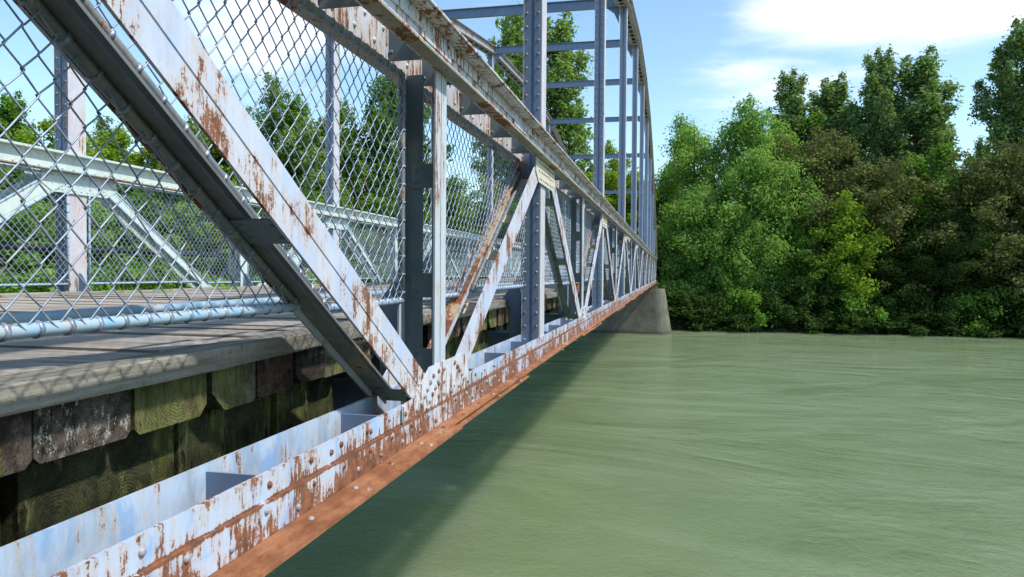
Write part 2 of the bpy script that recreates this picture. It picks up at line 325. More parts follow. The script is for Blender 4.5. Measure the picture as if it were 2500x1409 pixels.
def build_side(SX, sgn, inner_mat, far):
    """SX = x of the outer face; sgn = direction of the bridge's inside along x; s measures inwards"""
    X = lambda s: SX + sgn * s
    outx = (-sgn, 0, 0); inx = (sgn, 0, 0)
    D = P_MINT if far else P_DIAG; G = P_MINT if far else P_GUSS; Rl = P_MINT if far else P_RAIL; V = P_MINT if far else P_VERT
    VT = V if far else P_TEAL_SHADE
    detail_bays = 3 if not far else 4
    # ---- lower chord, whole length
    b = MB()
    b.box((X(0), YS, ZB), (X(0.016), YE, ZBT), 0)
    b.box((X(-0.014), YS, ZB + 0.028), (X(-0.0005), YE, -0.735), 0)
    b.box((X(-0.075), YS, ZB + 0.010), (X(-0.0142), YE, ZB + 0.027), 1)
    b.box((X(-0.120), YS, ZB - 0.008), (X(0.05), Yk(0) + HALF + 0.05, ZB + 0.009), 1)
    for k in range(NB):
        if k: b.box((X(-0.092), Yk(k) + HALF - 0.62, ZB - 0.008), (X(0.05), Yk(k) + HALF + 0.62, ZB + 0.009), 1)
        b.box((X(-0.086), Yk(k) + HALF + (0.051 if k == 0 else 0.64), ZB - 0.022), (X(0.05), Yk(k) + HALF + 2.2, ZB - 0.009), 1)
    b.box((X(0.205), YS, ZB), (X(0.219), YE, ZBT + 0.018), 2)
    b.box((X(0.2195), YS, ZB + 0.028), (X(0.234), YE, -0.735), 2)
    b.box((X(0.2345), YS, ZB + 0.010), (X(0.32), YE, ZB + 0.027), 1)
    if not far:
        y = YS + 0.08; i = 0
        while y < Yk(4):
            near = y < Yk(1) + 1
            node = abs(((y - Y0) % P) - HALF) < 1.8
            st = 0.125 if node else 0.20
            b.dome((X(-0.014), y, -0.762 if i % 2 else -0.812), outx, 0.013, 0.010, 8 if near else 5, 3)
            if i % 3 == 0: b.dome((X(0), y + 0.04, -0.690), outx, 0.013, 0.010, 8 if near else 5, 3)
            if node and i % 2: b.dome((X(0), y, -0.680), outx, 0.014, 0.011, 6, 3)
            if i % 3 == 1: 
                b.dome((X(-0.062), y, ZB + 0.027), (0, 0, 1), 0.013, 0.009, 8 if near else 5, 3)
                if i % 2: b.dome((X(-0.095), y + 0.05, ZB + 0.009), (0, 0, 1), 0.013, 0.009, 8 if near else 5, 3)
            y += st * random.uniform(0.93, 1.07); i += 1
    if not far:
        for k in range(4):
            for dy in (-0.612, 0.592): b.box((X(-0.0142), Yk(k) + HALF + dy, ZB + 0.03), (X(-0.0165), Yk(k) + HALF + dy + 0.012, ZBT - 0.002), 4)
    chord = b.build('bottom_chord', [P_MINT if far else P_CHORD, P_BROWN, P_MINT if far else P_PLATE, P_RIVET, P_SHADE_GRIME], bridge)
    # diaphragms between the two webs
    for k in range(NB):
        for off in (0.6, 1.57, 2.55, 4.18, 5.15, 6.13):
            if k < 4:
                d = MB(); y = Yk(k) + off
                d.box((X(0.017), y, ZB + 0.03), (X(0.2045), y + 0.010, ZBT - 0.004), 0)
                d.box((X(0.017), y - 0.05, ZB + 0.03), (X(0.028), y - 0.0005, ZBT - 0.010), 0)
                d.build('diaphragm', P_POST if not far else P_MINT, chord)
    # ---- upper chord, whole length
    b = MB()
    b.box((X(0), YS, ZR), (X(0.012), YE, ZRT), 0)
    b.box((X(-0.012), YS, ZR + 0.0125), (X(-0.0005), YE, ZR + 0.085), 0)
    b.box((X(-0.082), YS, ZR), (X(-0.0005), YE, ZR + 0.012), 1)
    b.box((X(-0.012), YS, ZRT - 0.085), (X(-0.0005), YE, ZRT - 0.0125), 0)
    b.box((X(-0.085), YS, ZRT - 0.012), (X(-0.0005), YE, ZRT), 0)
    b.box((X(-0.102), YS, ZRT + 0.0005), (X(0.0118), YE, ZRT + 0.013), 0); b.box((X(0.2052), YS, ZRT + 0.0005), (X(0.30), YE, ZRT + 0.013), 0)
    b.box((X(0.205), YS, ZR), (X(0.217), YE, ZRT), 0)
    b.box((X(0.2175), YS, ZR), (X(0.325), YE, ZR + 0.012), 1)
    b.box((X(0.2175), YS, ZRT - 0.012), (X(0.30), YE, ZRT), 0)
    rows = [(X(-0.012), ZRT - 0.048, outx), (X(-0.012), ZR + 0.05, outx)] if not far else [(X(0.217), ZR + 0.05, inx), (X(0.217), ZRT - 0.05, inx)]
    for ri, (x, z, ax) in enumerate(rows):
        y = YS + 0.05
        while y < Yk(5):
            b.dome((x, y, z), ax, 0.014, 0.012, 8 if y < Yk(1) else 5, 0); y += 0.16
    if not far:
        y = YS + 0.3; i = 0
        while y < Yk(3):
            b.dome((X(0.205), y, ZR + (0.055 if i % 2 else 0.15)), outx, 0.015, 0.012, 8, 0); y += 0.115; i += 1
        # splice plates riveted over the web, the joints show as vertical lines
        for k in range(4):
            for yy in (Yk(k) + 1.2, Yk(k) + 3.0, Yk(k) + 5.2):
                b.box((X(-0.017), yy, ZR + 0.09), (X(-0.0006), yy + 0.5, ZRT - 0.09), 0)
    topc = b.build('top_chord', [Rl, P_GRIMY_RUST], bridge)
    for k in range(NB):
        for off in (0.62, 1.36, 2.33, 3.1, 3.62, 4.42, 5.30, 6.10):
            if k < 3:
                d = MB(); y = Yk(k) + off
                d.box((X(0.013), y, ZR + 0.004), (X(0.2045), y + 0.010, ZRT - 0.002), 0)
                d.dome((X(0.19), y, ZR + 0.05), (0, -1, 0), 0.012, 0.010, 6, 0)
                d.build('diaphragm', P_TEAL_SHADE if not far else V, topc)
    # ---- members of one bay, then copied
    seam = 0.005
    def tmember(c0, c1, z0, z1, vertical=False, rising=False):
        o = MB()
        # (face plate from, to), (stem from, to, offset across the member)
        inner = ((0.125, 0.2045, -0.062), (0.155, 0.2045, 0.0)) if not rising else ((0.165, 0.2045, 0.03),)
        if vertical: inner = ((0.105, 0.2045, 0.0),)
        for sa, sb, stems in ((0.0005, 0.012, ((0.0125, 0.050, 0.012 if not vertical else 0.0),)), (0.205, 0.2165, inner)):
            if vertical:
                y = c0[0]
                o.box((X(sa), y - 0.097, z0), (X(sb), y - seam, z1), 0); o.box((X(sa), y + seam, z0), (X(sb), y + 0.097, z1), 0)
                for t0, t1, off in stems: o.box((X(t0), y + off - 0.006, z0), (X(t1), y + off + 0.006, z1), 1)
            else:
                if sa < 0.1: strips = ((-0.082, 0.008, 0), (0.016, 0.104, 0))
                elif rising: strips = ((-0.097, -0.05, 0), (-0.046, 0.097, 1))
                else: strips = ((-0.097, -seam, 0), (seam, 0.035, 1))
                for lo, hi, mi in strips: o.prism(diag_poly(c0, c1, lo, hi, z0, z1), X(sa), X(sb), mi)
                for t0, t1, off in stems: o.prism(diag_poly(c0, c1, off - 0.006, off + 0.006, z0, z1), X(t0), X(t1), 1)
        return o
    protos = []
    def add_battens(o, c0, c1, ts, mat, bo=0.062):
        dy, dz = c1[0] - c0[0], c1[1] - c0[1]; l = math.hypot(dy, dz); dy /= l; dz /= l
        ny, nz = (dz, -dy)
        if nz > 0 or (abs(nz) < 1e-6 and ny > 0): ny, nz = -ny, -nz
        for z in ts:
            t = (z - c0[1]) / dz; cy, cz = c0[0] + dy * t, z
            q = MB(); h = 0.068
            pl = [(cy + ny * a + dy * e, cz + nz * a + dz * e) for a, e in ((bo + 0.0062, -h), (bo + 0.0142, -h), (bo + 0.0142, h), (bo + 0.0062, h))]
            q.prism(pl, X(0.0125), X(0.17), 0)
            for s_ in (0.03, 0.14):
                for e in (-0.035, 0.035):
                    q.dome((X(s_), cy + ny * (bo + 0.0142) + dy * e, cz + nz * (bo + 0.0142) + dz * e), (0, ny, nz), 0.012, 0.010, 6, 0)
            q.build('batten_plate', mat, o)
    yn = Y0 + HALF
    # falling diagonal (towards the camera at the top) and rising one
    A0, A1 = (Y0 + 0.12, 1.2), (yn - 0.11, -0.75)
    B0, B1 = (yn + 0.13, -0.75), (Y0 + P + 0.03, 1.2)
    o1 = tmember(A0, A1, ZBT + 0.012, ZR - 0.002)
    o2 = tmember(B0, B1, ZBT + 0.012, ZR - 0.002, rising=True)
    for t in range(18):                                   # rivets along the rising member's inner stem
        f = (t + 0.5) / 18; z = ZBT + 0.05 + f * (ZR - ZBT - 0.1)
        y = B0[0] + (z - B0[1]) * (B1[0] - B0[0]) / (B1[1] - B0[1])
        n = Vector((0, -(B1[1] - B0[1]), (B1[0] - B0[0]))).normalized()
        if n.y > 0: n = -n
        o2.dome((X(0.205), y - n.y * 0.02, z - n.z * 0.02), outx, 0.014, 0.012, 6, 0)
    for mb, nm, cc, zs in ((o1, 'diagonal', (A0, A1), (0.83, 0.19, -0.56)), (o2, 'diagonal', (B0, B1), (0.92, 0.52, 0.19, -0.20, -0.56))):
        o = mb.build(nm, [D, V if far else (P_SHADE_GRIME if cc[0] == A0 else P_TAN)], bridge); add_battens(o, cc[0], cc[1], zs, V if far else (P_TEAL_SHADE if cc[0] == A0 else P_CREAM)); protos.append(o)
    o = tmember((yn, -0.7), (yn, 1.1), ZBT + 0.012, ZR - 0.002, True).build('sub_vertical', [V, VT], bridge)
    add_battens(o, (yn, -0.7), (yn, 1.1), (0.53, -0.08, -0.50), VT, 0.0); protos.append(o)
    # gussets at the lower node
    def gusset(poly, s0, s1, face, pts, mat, r=0.0145):
        g = MB(); g.prism(poly, X(s0), X(s1), 0)
        fx = X(s0 if face == outx else s1)
        for y, z in pts: g.dome((fx, y, z), face, r, 0.012, 7, 1)
        return g.build('gusset_plate', [mat, P_RIVET if not far else mat], bridge)
    poly = [(yn - 0.60, ZB + 0.003), (yn - 0.60, ZBT + 0.002), (yn - 0.42, ZBT + 0.014), (yn - 0.20, -0.510), (yn + 0.46, -0.505), (yn + 0.58, ZBT + 0.006), (yn + 0.58, ZB + 0.003)]
    pts = []
    for t in range(5):
        f = t / 4.0
        for a in (0.03, 0.11): pts.append((yn - 0.36 + 0.19 * f + a, -0.665 + 0.115 * f - a * 0.5))
        for a in (0.03, 0.11): pts.append((yn + 0.46 - 0.2 * f - a * 0.1, -0.66 + 0.12 * f))
    pts += [(yn - 0.05, -0.55), (yn + 0.05, -0.55), (yn - 0.05, -0.62), (yn + 0.05, -0.62), (yn - 0.05, -0.69), (yn + 0.05, -0.69)]
    pts += [(yn - 0.56, -0.69), (yn - 0.56, -0.84), (yn - 0.47, -0.84), (yn + 0.54, -0.69), (yn - 0.40, -0.70), (yn - 0.32, -0.69), (yn + 0.2, -0.70), (yn + 0.34, -0.69)]
    for face, s0, s1 in ((outx, -0.007, -0.0006), (inx, 0.2171, 0.224)):
        protos.append(gusset(poly, s0, s1, face, pts if (face == outx) != far else [], G))
    # gussets at the upper node (first one on node 1)
    yt = Y0 + P + 0.03
    poly = [(yt - 0.55, ZR - 0.003), (yt - 0.55, 0.955), (yt - 0.40, 0.865), (yt + 0.40, 0.865), (yt + 0.55, 0.955), (yt + 0.55, ZR - 0.003)]
    pts = [(yt + u * 0.09 * 1.0 - 0.045, z) for u in range(-4, 6) for z in (1.05, 0.97)] + [(yt + u * 0.09, 0.90) for u in range(-4, 5)]
    GC = P_MINT if far else P_CREAM
    for face, s0, s1 in ((outx, -0.010, -0.0006), (inx, 0.2171, 0.226)):
        protos.append(gusset(poly, s0, s1, face, pts if (face == outx) != far else [], GC, 0.011))
    for o in protos:
        for k in range(1, NB):
            if o in protos[-2:] and k == NB - 1: continue
            dup(o, bridge, k * P)
    # ---- hanger posts
    for k in range(0, NB + 1):
        y = Yk(k); top = arch_h(k) if 0 < k < NB else ZRT
        q = MB()
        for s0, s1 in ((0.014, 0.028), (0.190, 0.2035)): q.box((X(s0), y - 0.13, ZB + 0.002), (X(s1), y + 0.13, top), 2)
        for ys in (-1, 1):
            f0, f1 = sorted((y + ys * 0.13, y + ys * 0.118))
            for s0, s1 in ((0.0285, 0.093), (0.125, 0.1895)): q.box((X(s0), f0, ZB + 0.002), (X(s1), f1, top), 0)
            g0, g1 = sorted((y + ys * 0.1175, y + ys * 0.10)); q.box((X(0.0285), g0, ZB + 0.002), (X(0.1895), g1, top), 0)
        if k <= 4:
            z = ZB + 0.2
            while z < top - 0.1:
                for s_ in (0.050, 0.168): q.dome((X(s_), y - 0.13, z), (0, -1, 0), 0.0125, 0.012, 7 if k < 3 else 5, 1)
                z += 0.135
        q.build('hanger_post', [P_POST, P_ARCH, P_POST_LIT], bridge)  # side plates take the lit paint copy, front and back the darker one
    # ---- arch, one piece per bay
    for k in range(NB):
        ya, yb, ha, hb = Yk(k), Yk(k + 1), arch_h(k), arch_h(k + 1)
        if k == 0: ha = ZRT - 0.28
        if k == NB - 1: hb = ZRT - 0.28
        dpt = 0.27; q = MB()
        def par(z0, z1): return [(ya, ha + z0), (yb, hb + z0), (yb, hb + z1), (ya, ha + z1)]
        q.prism(par(0, dpt), X(-0.004), X(0.008), 0); q.prism(par(0, dpt), X(0.222), X(0.234), 0)
        q.prism(par(0.0, 0.012), X(-0.075), X(-0.0045), 0); q.prism(par(0.0, 0.012), X(0.2345), X(0.305), 0)
        q.prism(par(0.0, 0.012), X(0.0085), X(0.055), 0); q.prism(par(0.0, 0.012), X(0.175), X(0.2215), 0)
        q.prism(par(dpt - 0.012, dpt - 0.0005), X(-0.085), X(-0.0045), 0); q.prism(par(dpt - 0.012, dpt - 0.0005), X(0.2345), X(0.315), 0)
        q.prism(par(dpt, dpt + 0.014), X(-0.10), X(0.33), 0)
        n = 9; w = q
        for i in range(n):
            f = (i + 0.5) / n; y = ya + (yb - ya) * f; h = ha + (hb - ha) * f; sl = (hb - ha) / (yb - ya)
            hw = 0.10 if i not in (0, n - 1) else 0.24
            w.prism([(y - hw, h - sl * hw - 0.010), (y + hw, h + sl * hw - 0.010), (y + hw, h + sl * hw - 0.0005), (y - hw, h - sl * hw - 0.0005)], X(0.0), X(0.23), 0)
        q.build('arch_rib', P_ARCH, bridge)

build_side(-1.25, -1, P_PLATE, False)
build_side(-7.005, 1, P_MINT, True)
XN, XF = -1.49, -6.765                                  # inner faces of the two trusses

# ---- cross struts and knee brackets between the arches
for k in range(2, 9):
    y, h = Yk(k), arch_h(k); q = MB()
    q.box((XF - 0.0, y - 0.008, h + 0.012), (XN, y + 0.008, h + 0.248))
    q.box((XF, y - 0.07, h), (XN, y + 0.07, h + 0.0115)); q.box((XF, y - 0.07, h + 0.2485), (XN, y + 0.07, h + 0.26))
    st = q.build('cross_strut', P_POST, bridge)
    for x, d in ((XN, -1), (XF, 1)):
        kb = MB(); kb.prism_y([(x + d * 0.003, h - 0.002), (x + d * 0.36, h - 0.002), (x + d * 0.14, h - 0.17), (x + d * 0.003, h - 0.46)], y - 0.006, y + 0.006)
        kb.build('knee_bracket', P_POST, st)
# ---- floor beams with upstand brackets
for k in range(2 * NB + 1):
    y = Y0 + k * HALF; q = MB()
    q.box((XF + 0.11, y - 0.007, -1.0), (XN - 0.11, y + 0.007, -0.62)); q.box((XF + 0.11, y - 0.09, -1.012), (XN - 0.11, y + 0.09, -1.0005)); q.box((XF + 0.11, y - 0.09, -0.6195), (XN - 0.11, y + 0.09, -0.606))
    for x, d in ((XN, -1), (XF, 1)):
        q.prism_y([(x - d * 0.004, -0.98), (x + d * 0.108, -0.98), (x + d * 0.108, -0.34), (x + d * 0.20, -0.30), (x + d * 0.03, -0.06), (x - d * 0.004, -0.06)], y - 0.03, y - 0.018)
        q.prism_y([(x - d * 0.004, -0.98), (x + d * 0.108, -0.98), (x + d * 0.108, -0.34), (x + d * 0.03, -0.20), (x - d * 0.004, -0.20)], y + 0.018, y + 0.03)
    q.build('floor_beam', P_POST, bridge)

# ------------------------------------------------------------------ timber deck
rng = random.Random(3)
dk = MB(); y = YS - 0.05
while y < YE:
    w = rng.uniform(0.17, 0.24); z = -0.293 + rng.uniform(-0.008, 0.006); e = rng.uniform(0, 0.02)
    dk.box((-6.45 + e, y, z - 0.062), (-1.752 - rng.uniform(0, .012), y + w - rng.uniform(0.006, 0.014), z)); y += w
deck = dk.build('deck', W_DECK, bridge)
# long edge boards in lengths, slightly bowed
def board(x0, x1, z0, z1, y0, y1, mat, name):
    b = MB(); n = 14; sec = []; ph = rng.uniform(0, 6)
    prof = [(x0, z0), (x1 - 0.004, z0), (x1, z0 + 0.008), (x1, z1 - 0.007), (x1 - 0.006, z1), (x0, z1)]
    vs = []; m = len(prof)
    for i in range(n + 1):
        f = i / n; yy = y0 + (y1 - y0) * f; dz = 0.006 * math.sin(ph + f * 5); dx = 0.010 * math.sin(ph * 2 + f * 4)
        for x, z in prof: vs.append((x + dx, yy, z + dz + rng.uniform(-.0015, .0015)))
    fs = [tuple(range(m)), tuple(range(n * m, (n + 1) * m))]
    for i in range(n):
        for j in range(m): fs.append((i * m + j, i * m + (j + 1) % m, (i + 1) * m + (j + 1) % m, (i + 1) * m + j))
    b.add(vs, fs); return b.build(name, mat, deck)
y = YS - 0.05
while y < YE - 1:
    l = 4.4; board(-1.748, -1.612, -0.362, -0.283, y, min(y + l - 0.008, YE), W_EDGE, 'edge_board')
    board(-6.60, -6.455, -0.362, -0.262, y, min(y + l - 0.008, YE), W_KERB, 'edge_board'); y += l
# cross timbers, two courses; each near one its own piece
def timber(y, w, z0, z1, x_end, mat, name='cross_timber'):
    ch = rng.choice((0.012, 0.02, 0.05, 0.075)); ch2 = rng.choice((0.012, 0.02, 0.04)); yc = w * rng.uniform(0.3, 0.7); zc_ = (z0 + z1) / 2 + rng.uniform(-.06, .06)
    a, b_ = -yc, w - yc
    lo, hi = z0 - zc_ + rng.uniform(-0.012, 0.012), z1 - zc_
    pol = [(a + ch, lo), (b_ - ch2, lo), (b_, lo + ch2), (b_, hi - 0.006), (b_ - 0.008, hi), (a + 0.008, hi), (a, hi - 0.006), (a, lo + ch)]
    q = MB(); q.prism(pol, 0.0, -(6.5 + x_end))
    q.v = [(x, yy, zz) for x, yy, zz in q.v]
    return q, (x_end, y + yc, zc_)
y = YS - 0.03; i = 0; rest = MB()
widths = [0.34, 0.33, 0.372, 0.380, 0.30, 0.30, 0.30, 0.30]
y = 1.610 - 0.372 * 1 - 0.33 - 0.34
y += 0.372
while y < YE - 0.3:
    w = widths[i] if i < len(widths) else rng.uniform(0.27, 0.34)
    q, loc = timber(y, w - 0.016, -0.527, -0.368, -1.640 + rng.uniform(-0.030, 0.012), None)
    if y < Yk(2): q.build('cross_timber', ((T_D, T_R, T_B, T_A, T_A, T_R, T_D, T_A, T_B)[i] if i < 9 else rng.choice((T_A, T_B, T_R, T_D, T_A))), deck, loc)
    else: rest.add([(a + loc[0], b_ + loc[1], c + loc[2]) for a, b_, c in q.v], q.f)
    y += w; i += 1
tag(rest.build('cross_timber', T_A, deck), kind='stuff')
y = YS - 0.03; rest = MB()
while y < YE - 0.3:
    w = rng.uniform(0.27, 0.40)
    yy = (y - Y0) % HALF
    if yy < 0.12 or yy > HALF - w - 0.10: y += 0.1; continue
    q, loc = timber(y, w - 0.012, -0.96, -0.534, -1.77 + rng.uniform(-0.03, 0.02), None)
    if y < Yk(2): q.build('cross_timber', T_C, deck, loc)
    else: rest.add([(a + loc[0], b_ + loc[1], c + loc[2]) for a, b_, c in q.v], q.f)
    y += w
tag(rest.build('cross_timber', T_C, deck), kind='stuff')

# ------------------------------------------------------------------ pipes along the bridge
def pipe(name, x, z, r, mat, y0=YS, y1=YE, n=10):
    q = MB(); q.tube([(x, y0 + (y1 - y0) * i / 20, z) for i in range(21)], r, n); return q.build(name, mat, bridge)
pipe('guard_pipe', -1.80, -0.142, 0.017, P_PIPE)
pipe('service_pipe', -7.16, 0.235, 0.035, P_BROWN)
bpy.data.objects['service_pipe'].data.materials[0] = paint('black pipe paint', (0.03, 0.035, 0.045), 0.05, 0.3, (0.02, 0.02, 0.03), 0.3, 0.2)

# ------------------------------------------------------------------ chain link fence panels
PY, PZ = 0.0445, 0.098
def clip_seg(p, q, poly):
    """clip segment (y,z) to a convex polygon"""
    t0, t1 = 0.0, 1.0; n = len(poly)
    area = sum(poly[i][0] * poly[(i + 1) % n][1] - poly[(i + 1) % n][0] * poly[i][1] for i in range(n))
    sg = 1 if area > 0 else -1
    for i in range(n):
        a, b = poly[i], poly[(i + 1) % n]; ex, ez = b[0] - a[0], b[1] - a[1]
        fp = sg * (ex * (p[1] - a[1]) - ez * (p[0] - a[0])); fq = sg * (ex * (q[1] - a[1]) - ez * (q[0] - a[0]))
        if fp < 0 and fq < 0: return None
        if fp < 0: t0 = max(t0, fp / (fp - fq))
        elif fq < 0: t1 = min(t1, fp / (fp - fq))
    if t0 >= t1: return None
    return t0, t1
def chain_link(poly, x, r, jit, sides=4):
    b = MB(); ys = [p[0] for p in poly]; zs = [p[1] for p in poly]; rg = random.Random(int(jit * 1000))
    for k in range(int(min(ys) / PY) - 1, int(max(ys) / PY) + 2):
        n = int((max(zs) - min(zs)) / (PZ / 2)) + 3; z = min(zs) - PZ / 2
        prev = None
        for i in range(n):
            side = 1 if (i + k) % 2 else -1
            yy = (k + 0.5 * side * 0.98) * PY + rg.gauss(0, 0.0016); zz = z + i * PZ / 2 + rg.gauss(0, 0.0016)
            xx = x + side * 0.0035
            cur = (xx, yy, zz)
            if prev:
                c = clip_seg((prev[1], prev[2]), (cur[1], cur[2]), poly)
                if c:
                    pa, pb = Vector(prev), Vector(cur); a = pa.lerp(pb, c[0]); e = pa.lerp(pb, c[1])
                    if c[0] == 0 and c[1] == 1 and sides > 3:     # slight S bend where wires hook into each other
                        m1 = pa.lerp(pb, 0.14); m2 = pa.lerp(pb, 0.86); m1.y += side * -0.0022 * -1; m2.y += side * 0.0022
                        b.tube([a, m1, m2, e], r, sides, cap=False)
                    else: b.tube([a, e], r, sides, cap=False)
            prev = cur
    return b
def panel(poly, x, side_x, mat_pipe, rp, rw, jit, sides):
    """pipe frame round the polygon (inset by its own radius), mesh inside it, tie wires round the pipe"""
    n = len(poly); f = MB(); cy = sum(p[0] for p in poly) / n; cz = sum(p[1] for p in poly) / n
    for i in range(n):
        a, c = poly[i], poly[(i + 1) % n]
        ln = math.hypot(c[0] - a[0], c[1] - a[1]); m = max(2, int(ln / 0.4))
        f.tube([(x, a[0] + (c[0] - a[0]) * j / m, a[1] + (c[1] - a[1]) * j / m) for j in range(m + 1)], rp, 8, 0 if abs(a[1] - c[1]) < 0.01 and a[1] < 0.5 else 2)
        t = 0.045
        while t < ln - 0.03:                                          # tie wires
            yy = a[0] + (c[0] - a[0]) * t / ln; zz = a[1] + (c[1] - a[1]) * t / ln; d = Vector((0, c[0] - a[0], c[1] - a[1])).normalized()
            p0 = Vector((x, yy, zz)); f.tube([p0 - d * 0.006, p0 + d * 0.006], rp + 0.0045, 8, 1)
            t += 2 * PY if abs(d.y) > 0.9 else (2.6 * PY if abs(d.y) > 0.3 else PZ)
    fr = f.build('fence_panel', [P_PIPE, M_WIRE, mat_pipe], bridge)
    ml = chain_link(poly, x + side_x * 0.012, rw, jit, sides); ml.build('chain_link_mesh', M_WIRE, fr)
    return fr
P_PIPE_SHADE = paint('shaded pipe paint', (0.19, 0.225, 0.25), 0.35, 0.3, (0.13, 0.16, 0.19), 0.5, 0.4, 3.0)  # darker copy of the pipe paint: shade put into the frame pipes' colour
yn = Y0 + HALF
def line_y(c0, c1, z, off):
    return diag_poly(c0, c1, off, off + 0.01, z, z + 1)[0][0]
A0, A1 = (Y0 + 0.12, 1.2), (yn - 0.11, -0.75); B0, B1 = (yn + 0.13, -0.75), (Y0 + P + 0.03, 1.2)
for (x, sx, zb, zt, r) in ((-1.4355, 1, -0.142, 1.065, 0.0026), (-6.79, -1, -0.181, 1.065, 0.0032)):
    yl, yr = Y0 + 0.16, Y0 + P - 0.16
    pA = [(yl, zb), (line_y(A0, A1, zb, -0.086), zb), (line_y(A0, A1, zt, -0.10), zt) if line_y(A0, A1, zt, -0.10) > yl else (yl, zt - 0.02)]
    if pA[2][0] <= yl:
        pass
    else:
        pass
    # intersection of the diagonal's lower edge with the post
    zA = A0[1] - 0.100 - (yl - A0[0]) * (A0[1] - A1[1]) / (A1[0] - A0[0])
    pA = [(yl, zb), (line_y(A0, A1, zb, -0.086), zb), (yl, zA)]
    pB = [(line_y(A0, A1, zb, 0.042), zb - 0.02), (yn - 0.115, zb - 0.02), (yn - 0.115, zt), (line_y(A0, A1, zt, 0.042), zt)]
    pC = [(yn + 0.115, zb - 0.02), (line_y(B0, B1, zb, 0.10), zb - 0.02), (line_y(B0, B1, zt, 0.10), zt), (yn + 0.115, zt)]
    zD = B1[1] - 0.100 - (B1[0] - yr) * (B1[1] - B0[1]) / (B1[0] - B0[0])
    pD = [(line_y(B0, B1, zb, -0.086), zb), (yr, zb), (yr, zD)]
    for j, pl in enumerate((pA, pB, pC, pD)):
        near = x > -2
        o = panel(pl, x, sx, P_PIPE_SHADE if near else P_PIPE, 0.0175 if near else 0.014, r, j + 1 + (0 if near else 10), 5 if near else 3)
        for k in range(1, NB): dup(o, bridge, k * P)

# ------------------------------------------------------------------ pier
def pier(name, x0, x1, yf, yb, zt, zb, batter, label):
    q = MB(); rings = []; n = 12; hz = 9
    for i in range(hz + 1):
        f = i / hz; z = zt + (zb - zt) * f; e = batter * f
        ring = []; r = (yb - yf) / 2 + e * 0.5; yc = (yf + yb) / 2
        for k in range(n + 1):
            a = -math.pi / 2 + math.pi * k / n; ring.append((x1 - 1.1 + e + math.cos(a) * 1.1, yc + math.sin(a) * r, z))
        for k in range(n + 1):
            a = math.pi / 2 + math.pi * k / n; ring.append((x0 + 1.1 - e + math.cos(a) * 1.1, yc + math.sin(a) * r, z))
        rings.append(ring)
    m = len(rings[0]); vs = [p for r_ in rings for p in r_]
    fs = [tuple(range(m)), tuple(range(hz * m, (hz + 1) * m))]
    for i in range(hz):
        for j in range(m): fs.append((i * m + j, i * m + (j + 1) % m, (i + 1) * m + (j + 1) % m, (i + 1) * m + j))
    q.add(vs, fs)
    for x in (-1.37, -6.885):
        q.box((x - 0.25, yf + 0.5, zt + 0.001), (x + 0.25, yf + 1.3, zt + 0.12)); q.box((x - 0.12, yf + 0.6, zt + 0.1205), (x + 0.12, yf + 1.15, ZB - 0.03))
    return tag(q.build(name, M_CONC), label, 'bridge pier')
pier('concrete_pier', -7.8, -0.44, 66.5, 68.6, -1.454, -7.0, 0.88, 'stained concrete pier standing in the river under the far end of the bridge')

# ------------------------------------------------------------------ ground and water
bank = [(-400, -60), (-160, -20), (-85, 12), (-60, 36), (-45, 52), (-25, 66), (-9, 71.5), (0, 71.9), (8, 72.4), (20, 73.2), (32, 73.1), (50, 71), (80, 64), (140, 45), (400, -40)]
def bank_y(x):
    for (xa, ya), (xb, yb) in zip(bank, bank[1:]):
        if xa <= x <= xb:
            f = (x - xa) / (xb - xa); f2 = f; return ya + (yb - ya) * f2
    return bank[0][1] if x < bank[0][0] else bank[-1][1]
def hgt(x, y):
    w = 1.2 * math.sin(x * 0.9) * math.sin(y * 0.7 + x * 0.3) * 0.3
    d = y - bank_y(x) + 0.5 * math.sin(x * 0.8) + 0.3 * math.sin(x * 2.1)
    dn = -(y - 1.0) - 0.06 * abs(x)
    if d > -8:
        z = -5.5 + (0.55 * d if d < 2 else 1.1 + 0.28 * (d - 2) if d < 8 else 2.78 + min(0.02 * (d - 8), 1.5))
        if d < 0: z = -5.5 + 0.5 * d
        if -8.5 < x < -2.5 and d > 0: z = max(z, min(-5.5 + 1.6 * d, -0.75))
        return z + (w if d > 1 else 0)
    if dn > -8:
        return min(-1.9, -5.5 + 0.95 * (dn + 3.0)) if dn > -6 else -7.5
    return -9.0
gx = sorted(set([-3000, -1500, -800, -400, -250] + [x * 10 for x in range(-20, 21)] + [x * 2 for x in range(-45, 46)] + [250, 400, 800, 1500, 3000] + [-9, -8.6, -8.4, 0.4, 0.6]))
gy = sorted(set([-3000, -1200, -400, -150, -60, -30] + list(range(-14, 12)) + [x * 4 for x in range(3, 10)] + [x * 1.5 for x in range(24, 66)] + [105, 120, 150, 200, 300, 500, 900, 1600, 3000]))
vs = [(x, y, hgt(x, y)) for y in gy for x in gx]; nx = len(gx)
fs = [(j * nx + i, j * nx + i + 1, (j + 1) * nx + i + 1, (j + 1) * nx + i) for j in range(len(gy) - 1) for i in range(nx - 1)]
g = MB(); g.add(vs, fs, 0, True)
m = Mat('bank earth and grass'); a = m.noise(0.5, 8, 0.65); b = m.noise(6, 6, 0.7)
m.bsdf(m.mix(m.step(a, 0.42, 0.6), (0.030, 0.052, 0.014), (0.045, 0.038, 0.024)), 0.95, b, 0.8, 0.1)
tag(g.build('ground', m.m), kind='structure')

